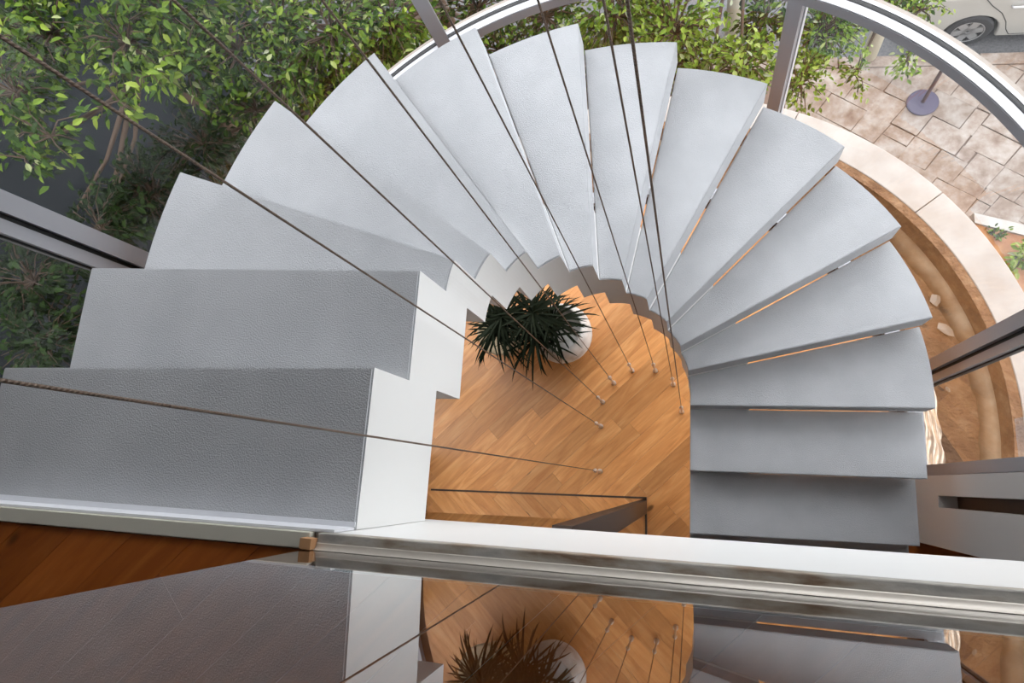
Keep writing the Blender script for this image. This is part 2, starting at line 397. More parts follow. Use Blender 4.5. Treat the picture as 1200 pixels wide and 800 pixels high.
RS = 0.605                                                  # outer face of the stringer box
TH = 0.138
stair = empty('helical_staircase', (0, 0, 0))
tag(stair, 'grey stucco winding staircase with solid box treads and white zigzag inner string', 'staircase')
sv = MB(); 
for k in range(-2, 16):
    z = (k+3)*H
    inn = segpath(RI, fin[k], fin[k+1]); outp = segpath(RO, fout[k], fout[k+1])
    if k == 15: inn[-1] = (-RI, sy(-RI)+.001); outp[-1] = (-RO, sy(-RO)+.001)
    poly = inn+outp[::-1]; n = len(poly); ni = len(inn)
    verts = [(x, y, z-TH) for x, y in poly]+[(x, y, z) for x, y in poly]
    # caps as quads between inner and outer paths
    faces = [tuple(range(n))[::-1], tuple(range(n, 2*n))]; fm = [0, 0]
    for i in range(n):
        faces.append((i, (i+1) % n, n+(i+1) % n, n+i)); fm.append(1 if i < ni-1 else 0)
    t = mesh('tread', verts, faces, parent=stair, mats=[M['tread'], M['white']], fmat=fm)
    bm = bmesh.new(); bm.from_mesh(t.data)
    ed = [e for e in bm.edges if all(abs(v.co.z-z) < 1e-4 for v in e.verts)]
    bmesh.ops.bevel(bm, geom=ed, offset=.004, segments=2, affect='EDGES'); bm.to_mesh(t.data); bm.free()
    # stringer segment below this tread
    def mid(p_in, p_out):
        f = (RS-RI)/(RO-RI); return p_in+(p_out-p_in)*f
    out2 = segpath(RS, mid(fin[k], fout[k]), mid(fin[k+1], fout[k+1]))
    if k == 15: out2[-1] = (-RS, sy(-RS)+.001)
    zb = max(0.0, z-2*H)
    if zb < z-TH-.001: sv.prism(inn+out2[::-1], zb, z-TH)
so = sv.build('stringer', M['white'], stair, label='white zigzag box string along the stairwell')
ck = MB().prism([(-1.375, sy(-1.375)+.001), (-1.375, sy(-1.375)+.019), (-.318, sy(-.318)+.016), (-.318, sy(-.318)+.001)], 18*H-.001, 18*H+.0025)
ck.prism([(-1.375, sy(-1.375)+.001), (-1.375, sy(-1.375)+.006), (-.318, sy(-.318)+.006), (-.318, sy(-.318)+.001)], 18*H, SLAB_T-.004)
ck.build('caulk_strip', M['caulk'], stair, label='smooth pale sealed strip behind the top tread')

# ------------------------------------------------------------------ cables
cab = empty('balustrade_cable')
wire = MB().tube([(0, 0, .28), (0, 0, CEIL)], .0021, 8).build('wire', M['cable'], cab)
an = MB().lathe([(.016, 0), (.016, .006), (.009, .010), (.013, .018), (.016, .030), (.013, .042), (.0065, .050), (.0065, .215), (.011, .222), (.0135, .234), (.011, .246), (.006, .252), (.006, .275), (.0025, .285)], 12)
an.build('floor_anchor', M['steel'], cab, smooth=True, label='bright steel floor fitting')
bases = [(703.5, 552), (704.5, 499.5), (706.5, 471), (719.5, 449), (741, 434.5), (768, 434.5), (789, 450.5), (799, 482.5)]
for i, (u, v) in enumerate(bases):
    o = cab if i == 0 else copy_tree(cab)
    b = back(u, v, 0); o.location = (b[0], b[1], 0)
    nth = ('first', 'second', 'third', 'fourth', 'fifth', 'sixth', 'seventh', 'eighth')[i]
    tag(o, 'taut vertical steel cable, %s from the glass partition around the stairwell' % nth, 'cable', 'steel cables around the stairwell')

# ------------------------------------------------------------------ glass balustrade on the slab edge
bal = empty('glass_balustrade', (-.36, sy(-.36, -.03), SLAB_T)); 
tag(bal, 'frameless glass guard in a stained metal channel along the white slab edge', 'balustrade')
def on_edge(x0, x1, o0, o1): return [(x0+.36, sy(x0, o0)-sy(-.36, -.03)), (x1+.36, sy(x1, o0)-sy(-.36, -.03)), (x1+.36, sy(x1, o1)-sy(-.36, -.03)), (x0+.36, sy(x0, o1)-sy(-.36, -.03))]
X1 = 3.9
MB().prism(on_edge(-.343, 1.55, 0, -.0295), -.014, .010).prism(on_edge(-.343, 1.55, -.0425, -.064), -.014, .010).build('base_channel', M['channel'], bal, bevel=.0025, label='stained metal channel')
bd = MB(); nb = 8
pts0 = [(math.cos(a)*.0125, math.sin(a)*.009) for a in [math.pi/2*i/6 for i in range(7)]]
pts0 = [(.0125-.0125*math.sin(a), .010-.010*math.cos(a)) for a in [math.pi/2*i/8 for i in range(9)]]
prof = [(0, 0)]+pts0                                          # quarter round in (off, z)
vv = []
for x in (-.343, 1.55):
    for o_, z_ in prof: vv.append((x+.36, sy(x, -.0295+o_)-sy(-.36, -.03), .010+z_))
n = len(prof)
bd.add(vv, [tuple(range(n)), tuple(range(n, 2*n))[::-1]]+[(i, n+i, n+(i+1) % n, (i+1) % n) for i in range(n)])
bd.build('sealant_bead', M['bead'], bal, smooth=True, label='glossy pale sealant bead')
gpn = MB().prism(on_edge(-.36, 1.55, -.030, -.042), .001, .98).build('glass_panel', M['glass_bal'], bal)
LEAN = .014
for v_ in gpn.data.vertices: v_.co.y -= LEAN*max(0, v_.co.z-.01)          # the pane leans back very slightly
pane(gpn, lambda c, n_: n_.y > .9)
wb = MB().box(-.012, .012, -.020, 0, 0, .022).build('wood_block', M['woodblock'], bevel=.001)
wb.location = (-.356, sy(-.356, -.009), SLAB_T+.006)
tag(wb, 'small raw wood packing block at the end of the glass guard', 'wood block')

# ------------------------------------------------------------------ lower glass partition
pa, pb = (-1.46, -.602), (.045, -.552)
L = math.hypot(pb[0]-pa[0], pb[1]-pa[1]); ang = math.atan2(pb[1]-pa[1], pb[0]-pa[0])
gp = empty('glass_partition', (pb[0], pb[1], 0), ang)
tag(gp, 'dark framed glass partition on the lower wood floor below the slab', 'partition')
MB().box(-L, 0, -.0215, 0, 0, .030).build('floor_track', M['dark_metal'], gp)
MB().box(-.052, 0, -.105, -.022, 0, SLAB_B).build('post', M['dark_metal'], gp, bevel=.002)
pane(MB().box(-L, -.0, -.016, -.006, .03, SLAB_B).build('glass_panel', M['glass'], gp), lambda c, n_: n_.y > .9)
MB().box(-.022, 0, -1.2, -.1055, 0, .030).build('floor_track', M['dark_metal'], gp)
pane(MB().box(-.016, -.006, -1.2, -.1055, .03, SLAB_B).build('glass_panel', M['glass'], gp), lambda c, n_: n_.x > .9)

# ------------------------------------------------------------------ curved window wall
TZ0, TZ1 = 1.962, 2.01
MA = [9.0, 63.0, 118.0, 172.6]
def mullion(parent, loc, rz, z0=0, z1=CEIL):
    # local: x = outwards, y = along the wall
    e = []
    for nm, mt, x0, x1, hw in (('mullion', M['alu'], 0, .037, .029), ('gasket', M['rubber'], .037, .054, .024), ('outer_cap', M['alu_light'], .054, .085, .031)):
        o = MB().box(x0, x1, -hw, hw, z0, z1).build(nm, mt, parent); o.location = loc; o.rotation_euler = (0, 0, rz)
def straight_bay(name, sgn, y0, y1, ztop=HEAD):
    w = tag(empty(name), kind='structure')
    for z0, z1 in ((0.05, TZ0), (TZ1, ztop)):
        xs = sorted((sgn*(RG+.040), sgn*(RG+.052)))
        pane(MB().box(xs[0], xs[1], y0, y1, z0, z1).build('glass_pane', M['glass'], w), lambda c, n_: n_.x*sgn < -.9)
    for nm, mt, a, b, z0, z1 in (('transom', M['alu'], 0, .037, TZ0, TZ1), ('gasket', M['rubber'], .037, .054, TZ0, TZ1-.004), ('outer_cap', M['alu_light'], .054, .085, TZ0, TZ1), ('sill', M['alu'], 0, .085, 0, .05)):
        xs = sorted((sgn*(RG+a), sgn*(RG+b))); MB().box(xs[0], xs[1], y0, y1, z0, z1).build(nm, mt, w)
    return w
for i in range(3):
    w = tag(empty('window_%d' % (i+1)), kind='structure')
    a0, a1 = MA[i]+1.05, MA[i+1]-1.05
    MB().arc(RG+.040, RG+.052, a0, a1, TZ1, HEAD, 1.5).build('glass_pane', M['glass'], w, smooth=False)
    MB().arc(RG+.040, RG+.052, a0, a1, .05, TZ0, 1.5).build('glass_pane', M['glass'], w, smooth=False)
    for ch in list(w.children): pane(ch, lambda c, n_: (n_.x*c.x+n_.y*c.y)/math.hypot(c.x, c.y) < -.9)
    MB().arc(RG, RG+.15, MA[i], MA[i+1], HEAD, CEIL, 2).build('shade_spandrel', M['white_wall'], w)  # band added over the glazing to hold back sky light
    for nm, mt, r0, r1, z0, z1 in (('transom', M['alu_light'], .003, .037, TZ1-.004, TZ1), ('transom', M['alu'], 0, .037, TZ0, TZ1-.004), ('gasket', M['rubber'], .037, .054, TZ0, TZ1+.002),  # paler top layer paints sky light onto the transom's upper face
                                   ('outer_cap', M['alu_light'], .054, .068, TZ0, TZ1+.004), ('cover_strip', M['alu_tan'], .068, .086, TZ0, TZ1), ('sill', M['alu'], 0, .086, 0, .05)):
        MB().arc(RG+r0, RG+r1, a0, a1, z0, z1, 1.5).build(nm, mt, w)
    a = math.radians(MA[i]); mullion(w, (RG*math.cos(a), RG*math.sin(a), 0), a)
    if i == 2:
        a = math.radians(MA[3]); mullion(w, (RG*math.cos(a), RG*math.sin(a), 0), a)
yr, yl = RG*math.sin(math.radians(9))-.03, RG*math.sin(math.radians(172.6))-.03
yr -= .052; yl -= .052
w4 = straight_bay('window_4', 1, -.27, yr); MB().box(RG, RG+.15, -.325, yr, HEAD, CEIL).build('shade_spandrel', M['white_wall'], w4); mullion(w4, (RG, -.298, 0), 0)  # light-blocking band added over the straight bay too
w5 = straight_bay('window_5', -1, -.345, yl, 3.3)
for w_, sg, yy in ((w4, 1, yr), (w5, -1, yl)):
    for nm, mt, a, b, y0, y1 in (('mullion', M['alu'], .010, .06, 0, .040), ('gasket', M['rubber'], .016, .06, .040, .058), ('gasket', M['rubber'], .03, .05, -.008, 0)):
        xs = sorted((sg*(RG+a), sg*(RG+b))); MB().box(xs[0], xs[1], yy+y0, yy+y1, 0, HEAD if sg > 0 else 3.3).build(nm, mt, w_); mullion(w5, (-RG, -.372, 0), math.pi)

# ------------------------------------------------------------------ ledge outside the glass: kerb ring, trench, scraps
kerb = tag(empty('stone_parapet'), 'cream stone coping ring outside the curved glass', 'coping')
ks = [-9.6, 12, 38.2, 64, 90, 116, 142, 168, 189.6]
for i in range(len(ks)-1):
    MB().arc(2.155, 2.362, ks[i]+.06, ks[i+1]-.06, -.12, 0, 2).build('coping_stone', M['stone'], kerb, bevel=.006)
tb = MB().arc(1.72, 2.10, -9.6, 189.6, -.32, -.235, 2); tb = tag(tb.build('planting_trench', M['earth']), 'bare brown earth trench between glass and stone coping', 'trench')
MB().arc(2.10, 2.154, -9.6, 189.6, -.32, -.005, 2).build('trench_side', M['earth'], tb)
fl = MB(); A = [math.radians(-9.6+199.2*i/120) for i in range(121)]
vv = []
for a in A:
    w_ = .008*math.sin(a*31)+.005*math.sin(a*77+1)
    for r, z in ((2.0995, -.165), (2.075+w_*.5, -.195), (2.02+w_, -.2345), (2.0995, -.2345)): vv.append((r*math.cos(a), r*math.sin(a), z))
ff = []
for i in range(120):
    for k in range(4): ff.append((4*i+k, 4*i+(k+1) % 4, 4*i+4+(k+1) % 4, 4*i+4+k))
fl.add(vv, ff+[(0, 1, 2, 3), (480, 481, 482, 483)]); fl.build('mortar_fillet', M['mortar'], tb, smooth=True, label='pale sandy mortar fillet')
# crumpled foil flashing by the glass foot
nu_, nv_ = 60, 22; vv = []; ff = []
rs = random.Random(4)
for i in range(nu_+1):
    y = -.28+.72*i/nu_
    for j in range(nv_+1):
        t = j/nv_; r = 1.645+.16*t
        wob = .012*math.sin(y*13+t*4)+.006*math.sin(y*37+t*9)
        zz = -.135-.07*t+.014*math.sin(t*26+2.2*math.sin(y*6)+y*3)+.003*rs.uniform(-1, 1)
        if y <= 0: x_, y_ = r+wob, y
        else: a = y/1.7; x_, y_ = (r+wob)*math.cos(a), (r+wob)*math.sin(a)
        vv.append((x_, y_, zz))
for i in range(nu_):
    for j in range(nv_): ff.append((i*(nv_+1)+j, i*(nv_+1)+j+1, (i+1)*(nv_+1)+j+1, (i+1)*(nv_+1)+j))
fo = mesh('foil_flashing', vv, ff, M['film'], smooth=True)
sm = fo.modifiers.new('solid', 'SOLIDIFY'); sm.thickness = .002
tag(fo, 'crumpled shiny tan foil strip lying at the foot of the glass', 'foil')
def scrap(px, rad, seed, mt, z=-.228):
    r2 = random.Random(seed); b = back(px[0], px[1], z)
    n = 7; pts_ = []
    for i in range(n):
        a = 2*math.pi*i/n; rr = rad*r2.uniform(.55, 1.15); pts_.append((rr*math.cos(a), rr*.6*math.sin(a)))
    v_ = [(0, 0, .018)]+[(x, y, r2.uniform(0, .014)) for x, y in pts_]
    f_ = [(0, 1+i, 1+(i+1) % n) for i in range(n)]
    v_ += [(x, y, z-.004) for x, y, z in v_]; f_ += [(n+1, n+1+1+(i+1) % n, n+1+1+i) for i in range(n)]
    f_ += [(1+i, n+2+i, n+2+(i+1) % n, 1+(i+1) % n) for i in range(n)]
    o = mesh('plastic_scrap', v_, f_, mt); o.location = (b[0], b[1], z+.006); o.rotation_euler = (0, 0, r2.uniform(0, 3))
    return o
tag(scrap((1096, 352), .055, 1, M['plastic']), 'torn clear plastic scrap nearer the mortar end of the trench', 'plastic scrap')
tag(scrap((1108, 388), .06, 2, M['plastic']), 'crumpled plastic scrap beside the foil strip', 'plastic scrap')
tag(scrap((1110, 456), .025, 3, M['plastic']), 'small bright white scrap under the window mullion', 'plastic scrap')

# ------------------------------------------------------------------ street level
tag(MB().box(-40, 40, -6, 60, ROAD-.3, ROAD-.12).build('ground', M['soil']), kind='structure')
def kerb_y(x): return 6.40-.11*(x-2)
pave = MB().prism([(1.2, -.45), (12, -.45), (12, kerb_y(12)-.2), (1.2, kerb_y(1.2)-.2)], ROAD-.12, GROUND-.02).build('pavement', M['grout'])
tag(pave, kind='structure')
tag(MB().prism([(-30, kerb_y(-30)), (40, kerb_y(40)), (40, 50), (-30, 50)], ROAD-.12, ROAD).build('road', M['asphalt']), kind='structure')
tag(MB().prism([(-14, -.45), (1.2, -.45), (1.2, kerb_y(1.2)-.2), (-14, kerb_y(-14)-.2)], ROAD-.12, GROUND-.03).build('soil_bed', M['soil']), kind='structure')
rs = random.Random(11)
kst = tag(empty('trim_2'), kind='structure'); x = -6.0
while x < 11:
    l = .95; kx = x+.008
    MB().prism([(kx, kerb_y(kx)-.19), (kx+l-.016, kerb_y(kx+l)-.19), (kx+l-.016, kerb_y(kx+l)), (kx, kerb_y(kx))], ROAD-.1, GROUND+.01).build('kerb_stone', M['paver'], kst, bevel=.012)
    x += l
# random ashlar paving stones, on a skewed grid of modules
mod = .20; GA = math.radians(-38); ca, sa = math.cos(GA), math.sin(GA)
reg = [(1.75, .0), (7.6, .0), (7.6, kerb_y(7.6)-.2), (1.75, kerb_y(1.75)-.2)]
occ = set(); sizes = [(3, 2), (2, 2), (2, 1), (1, 2), (1, 1), (2, 2)]; stones = []
R0 = range(-35, 60)
for j in R0:
    for i in R0:
        if (i, j) in occ: continue
        cx, cy = i*mod, j*mod; wx, wy = cx*ca-cy*sa, cx*sa+cy*ca
        if not (1.0 < wx < 8.2 and -.8 < wy < 6.9): continue
        rs.shuffle(sizes)
        for (a, b) in sorted(sizes, key=lambda s: -s[0]*s[1]+rs.uniform(-2.5, 2.5)):
            cells = [(i+p, j+q) for p in range(a) for q in range(b)]
            if not any(c in occ for c in cells): break
        occ.update(cells); g = .0035
        q = [(cx+g, cy+g), (cx+a*mod-g, cy+g), (cx+a*mod-g, cy+b*mod-g), (cx+g, cy+b*mod-g)]
        q = [(x+rs.uniform(-.012, .012), y+rs.uniform(-.012, .012)) for x, y in q]
        W = clip_poly([(x*ca-y*sa, x*sa+y*ca) for x, y in q], reg)
        if len(W) < 3: continue
        stones.append(W)
def seen(W):
    cx = sum(p_[0] for p_ in W)/len(W); cy = sum(p_[1] for p_ in W)/len(W); u, v, dp = pix((cx, cy, GROUND))
    return (0 if 880 < u < 1215 and -15 < v < 420 and math.hypot(u-700, (v-560)) > 380 else 1, dp)
stones.sort(key=seen)
for W in stones[:300]:
    ox, oy = W[0]
    o = MB().prism([(x-ox, y-oy) for x, y in W], -.02, 0).build('paving_stone', M['paver'], pave, bevel=.006)
    o.location = (ox, oy, GROUND+rs.uniform(-.004, .004))
sm_ = MB()
for W in stones[300:]: sm_.prism(W, GROUND-.02, GROUND)
if len(stones) > 300: tag(sm_.build('paving_stones_beyond', M['paver'], pave), kind='stuff')
# planting bed with kerb near the drum
b0 = back(1196, 330, GROUND)
bed = tag(MB().prism([(b0[0]-.5, b0[1]-.8), (b0[0]+1.2, b0[1]-.8), (b0[0]+1.2, b0[1]+.25), (b0[0]+.1, b0[1]+.62), (b0[0]-.5, b0[1]+.85)], GROUND-.02, GROUND+.06).build('red_soil_bed', M['redsoil']), 'red earth flower bed at street level beside the stone coping', 'flower bed')
MB().prism([(b0[0]-.5, b0[1]+.85), (b0[0]+.1, b0[1]+.62), (b0[0]+1.2, b0[1]+.25), (b0[0]+1.2, b0[1]+.38), (b0[0]+.15, b0[1]+.76), (b0[0]-.5, b0[1]+1.0)], GROUND-.02, GROUND+.10).build('bed_edging', M['stone'], bed)

# stanchion
p = back(1080.5, 121, GROUND)
st = tag(empty('barrier_post', (p[0], p[1], GROUND+.004)), 'purple barrier post with round flat base standing on the paving', 'post')
MB().lathe([(.20, 0), (.215, .008), (.215, .022), (.20, .03), (.035, .042)], 40).build('base', M['purple'], st, label='round dusty purple base')
MB().lathe([(.026, .035), (.026, .92), (.036, .93), (.036, .97), (.02, .985)], 16).build('pole', M['polebrown'], st)

# ------------------------------------------------------------------ car
cw = back(1134, 38, ROAD+.32)
car = tag(empty('car', (cw[0], cw[1], ROAD), -.11), 'pale silver car parked in the road beyond the kerb', 'car')
# local: x forward (to the right), rear wheel near side at x=0, near side faces -y ; y=0 is the outer face of the near wheels
Wd = 1.70; wb_ = 2.55
def arch(cx, r, z0, n=12): return [(cx+r*math.cos(math.pi*(1-i/n)), z0+r*math.sin(math.pi*(1-i/n))) for i in range(n+1)]
side = [(-.88, .42)]+[(-.55, .22)]+[(-.36, .22)]+arch(0, .36, .30)[0:]+[(.36, .22), (wb_-.36, .22)]+arch(wb_, .36, .30)+[(wb_+.36, .22), (wb_+.72, .25), (wb_+.80, .42), (wb_+.76, .66), (wb_+.55, .78), (wb_-.25, .92), (.30, 1.0), (-.62, 1.02), (-.86, .92), (-.92, .66)]
NY = [0, .03, .5, Wd-.5, Wd-.03, Wd]; ins = [.05, 0, 0, 0, 0, .05]
n = len(side); vv = []; cx0 = 1.25
for y, q in zip(NY, ins):
    for x, z in side:
        inset = 1-q*.35
        vv.append((cx0+(x-cx0)*inset, y, .6+(z-.6)*(1-q*.6) if z > .5 else z))
ff = [tuple(range(n)), tuple(range(5*n, 6*n))[::-1]]
for s in range(5):
    for i in range(n): ff.append((s*n+i, s*n+(i+1) % n, (s+1)*n+(i+1) % n, (s+1)*n+i))
body = mesh('body', vv, ff, M['carpaint'], car)
bv = body.modifiers.new('bevel', 'BEVEL'); bv.width = .03; bv.segments = 3; bv.limit_method = 'ANGLE'; bv.angle_limit = math.radians(35)
# greenhouse
gh0 = [(-.70, 1.0), (wb_-.30, .92), (wb_-.95, 1.36), (wb_-1.4, 1.45), (.55, 1.46), (-.15, 1.38)]
def loft(sec0, sec1, y0, y1, t, nm, mt, par):
    n = len(sec0); v_ = [(x, y0+t*max(0, z-.95), z) for x, z in sec0]+[(x, y1-t*max(0, z-.95), z) for x, z in sec1]
    f_ = [tuple(range(n)), tuple(range(n, 2*n))[::-1]]+[(i, (i+1) % n, n+(i+1) % n, n+i) for i in range(n)]
    return mesh(nm, v_, f_, mt, par)
gh = loft(gh0, gh0, .09, Wd-.09, .38, 'cabin', M['carpaint'], car)
gb = gh.modifiers.new('bevel', 'BEVEL'); gb.width = .05; gb.segments = 3; gb.limit_method = 'ANGLE'
for (xa, xb, xc_, xd) in ((.05, .95, .92, .42), (1.02, wb_-.62, wb_-1.08, 1.0)):
    v_ = [(xa, .095, 1.02), (xb, .095, 1.0), (xc_, .225, 1.36), (xd, .225, 1.36)]
    v_ = [(x, y-.012, z) for x, y, z in v_]+[(x, y+.02, z) for x, y, z in v_]
    mesh('side_window', v_, [(0, 1, 2, 3), (7, 6, 5, 4), (0, 4, 5, 1), (1, 5, 6, 2), (2, 6, 7, 3), (3, 7, 4, 0)], M['carglass'], car)
for (xa, za, xb, zb_, nm) in ((-.62, 1.03, -.20, 1.37, 'rear_window'), (wb_-.36, .96, wb_-.92, 1.35, 'windscreen')):
    sg = -1 if xa < 0 else 1
    v_ = [(xa+sg*.012, .2, za), (xa+sg*.012, Wd-.2, za), (xb+sg*.012, Wd-.3, zb_), (xb+sg*.012, .3, zb_)]
    v_ += [(x-sg*.03, y, z-.03) for x, y, z in v_]
    mesh(nm, v_, [(0, 1, 2, 3), (7, 6, 5, 4), (0, 4, 5, 1), (1, 5, 6, 2), (2, 6, 7, 3), (3, 7, 4, 0)], M['carglass'], car)
# door seams as thin recessed-looking strips, handles, lamps
def seam(pts):
    s = MB()
    for a, b in zip(pts[:-1], pts[1:]): s.tube([(a[0], .0, a[1]), (b[0], .0, b[1])], .006, 6)
    s.build('door_seam', M['black'], car)
seam([(-.02, 1.0), (.10, .86), (.28, .70), (.40, .52), (.46, .36), (.53, .26)]); seam([(1.08, .98), (1.10, .30)]); seam([(2.05, .95), (2.10, .60), (2.05, .30)]); seam([(.53, .26), (2.05, .27)])
for hx in (.43, 1.32):
    h_ = MB().tube([(hx-.09, -.008, .84), (hx-.07, -.035, .845), (hx+.07, -.035, .85), (hx+.09, -.008, .85)], [.013, .016, .016, .013], 8).build('door_handle', M['alu_light'], car, smooth=True)
MB().box(-.93, -.72, -.004, .25, .80, .90).build('tail_lamp', M['redlamp'], car, bevel=.02)
MB().box(-.93, -.72, Wd-.25, Wd+.004, .80, .90).build('tail_lamp', M['redlamp'], car, bevel=.02)
MB().box(-.95, -.88, .25, Wd-.25, .30, .44).build('bumper_insert', M['black'], car)
def wheel(cx, cy, sgn):
    t = MB(); N = 28
    pr_ = [(.19, 0), (.215, -.012), (.29, -.012), (.315, .02), (.315, .17), (.28, .195), (.19, .195)]
    b = 0; v_ = []; f_ = []
    for r, y in pr_:
        for k in range(N): a = 2*math.pi*k/N; v_.append((cx+r*math.cos(a), cy+sgn*y, .315+r*math.sin(a)))
    for i in range(len(pr_)-1):
        for k in range(N): f_.append((i*N+k, i*N+(k+1) % N, (i+1)*N+(k+1) % N, (i+1)*N+k))
    ty = mesh('wheel', v_, f_+[tuple((len(pr_)-1)*N+k for k in range(N))], M['tyre'], car, smooth=False)
    s = MB()
    v_ = []; f_ = []
    for r, y in ((.212, -.004), (.20, .012), (.19, .04), (.0, .05)):
        for k in range(N): a = 2*math.pi*k/N; v_.append((cx+r*math.cos(a), cy+sgn*y, .315+r*math.sin(a)))
    for i in range(3):
        for k in range(N): f_.append((i*N+k, i*N+(k+1) % N, (i+1)*N+(k+1) % N, (i+1)*N+k))
    mesh('rim_dish', v_, f_, M['tyre'], ty)
    for k in range(6):
        a = 2*math.pi*k/6+.2; ca_, sa_ = math.cos(a), math.sin(a)
        v2 = []
        for r, hw in ((.02, .055), (.21, .05)):
            for sg in (-1, 1):
                for yy in (.0, .03): v2.append((cx+r*ca_-sg*hw*sa_, cy+sgn*yy, .315+r*sa_+sg*hw*ca_))
        mesh('spoke', v2, [(0, 2, 6, 4), (1, 5, 7, 3), (0, 4, 5, 1), (2, 3, 7, 6), (0, 1, 3, 2), (4, 6, 7, 5)], M['rim'], ty)
    v_ = []; f_ = []
    for r, y in ((.214, .006), (.214, -.01), (.196, -.01), (.196, .006)):
        for k in range(N): a = 2*math.pi*k/N; v_.append((cx+r*math.cos(a), cy+sgn*y, .315+r*math.sin(a)))
    for i in range(4):
        for k in range(N): f_.append((i*N+k, i*N+(k+1) % N, ((i+1) % 4)*N+(k+1) % N, ((i+1) % 4)*N+k))
    mesh('rim_ring', v_, f_, M['rim'], ty)
for cx in (0, wb_): wheel(cx, .012, 1); wheel(cx, Wd-.012, -1)
for cx in (0, wb_):
    v_ = []
for cx in (0, wb_): MB().box(cx-.33, cx+.33, .22, Wd-.22, .25, .62).build('wheel_well', M['black'], car)

# ------------------------------------------------------------------ potted palms under the stair
def blade(Lb, wid, droop, n=6):
    v_ = []; f_ = []
    for i in range(n+1):
        t = i/n; w_ = wid*(.35+1.6*t)*(1-t)**.75 if t < 1 else 0
        x = Lb*t*(1-.18*droop*t); z = Lb*(.25*t-droop*t*t*.75)
        v_ += [(x, -w_, z+.25*w_), (x, 0, z), (x, w_, z+.25*w_)]
    for i in range(n): b = 3*i; f_ += [(b, b+3, b+4, b+1), (b+1, b+4, b+5, b+2)]
    me = bpy.data.meshes.new('leaf'); me.from_pydata(v_, [], f_); me.materials.append(M['palm'])
    for p_ in me.polygons: p_.use_smooth = True
    return me
blades = [blade(.32, .0095, .55), blade(.28, .0095, .8), blade(.36, .0095, .9), blade(.25, .009, .3)]
def palm(name, loc, pot_prof, potmat, potlabel, stems, label, seed):
    r2 = random.Random(seed); e = tag(empty(name, loc), label, 'plant', None)
    MB().lathe(pot_prof, 32).build('pot', potmat, e, smooth=True, label=potlabel)
    rt = max(r for r, z in pot_prof[-3:]); zt = pot_prof[-1][1]
    MB().lathe([(.001, zt-.03), (rt*.82, zt-.035), (rt*.82, zt-.06), (.001, zt-.06)], 24).build('soil', M['soil'], e)
    for (sx, sy_, sz, nl) in stems:
        MB().tube([(sx*.25, sy_*.25, zt-.05), (sx*.6, sy_*.6, (zt+sz)/2), (sx, sy_, sz)], [.016, .013, .012], 8).build('stem', M['bark'], e, smooth=True)
        for i in range(nl):
            o = bpy.data.objects.new('leaf', r2.choice(blades)); col.objects.link(o); o.parent = e
            t = i/nl; s = r2.uniform(.8, 1.15)
            o.location = (sx, sy_, sz-.06*t+.02); o.rotation_euler = (r2.uniform(-.25, .25), .75-1.35*(1-t)*r2.uniform(.5, 1.0)+r2.uniform(-.2, .2)-.25, i*2.39996+r2.uniform(-.3, .3))
            o.scale = (s, s, s)
    return e
P1 = (-.53, .50); P2 = (-.93, .50)
palm('potted_palm', (*P1, 0), [(.11, 0), (.165, .04), (.20, .12), (.205, .19), (.19, .26), (.165, .31), (.150, .315), (.145, .29)], M['pot_white'], 'rough whitish round pot',
     [(-.12, .05, .52, 80), (-.02, .03, .42, 70), (-.13, -.08, .40, 60)], 'spiky dark palm in a rough white round pot under the stairs', 3)
palm('potted_palm', (*P2, 0), [(.11, 0), (.13, .02), (.155, .22), (.175, .26), (.178, .285), (.160, .287), (.155, .25)], M['pot_beige'], 'beige clay pot',
     [(.08, .02, .54, 80), (.02, -.03, .46, 60)], 'spiky dark palm in a beige clay pot under the stairs', 8)

# ------------------------------------------------------------------ trees
def leaf_verts(Lf, Wf, fold=.35, curl=.15):
    v_ = [(0, 0, 0), (Lf*.36, 0, -.0), (Lf*.7, 0, -curl*Lf*.25), (Lf, 0, -curl*Lf*.7)]
    v_ += [(Lf*.30, Wf*.48, fold*Wf*.5), (Lf*.66, Wf*.40, fold*Wf*.4-curl*Lf*.2), (Lf*.30, -Wf*.48, fold*Wf*.5), (Lf*.66, -Wf*.40, fold*Wf*.4-curl*Lf*.2)]
    f_ = [(0, 1, 4), (0, 6, 1), (1, 2, 5, 4), (1, 6, 7, 2), (2, 3, 5), (2, 7, 3)]
    return np.array(v_), f_
LV, LF = leaf_verts(1.0, .50)
NV_ = 10
leaf_meshes = []
for i in range(NV_):
    me = bpy.data.meshes.new('leaf'); me.from_pydata([tuple(x) for x in LV], [], LF); me.materials.append(M['leaf'])
    a = me.attributes.new('rnd', 'FLOAT', 'POINT'); val = (i+.5)/NV_
    for k in range(len(LV)): a.data[k].value = val
    leaf_meshes.append(me)
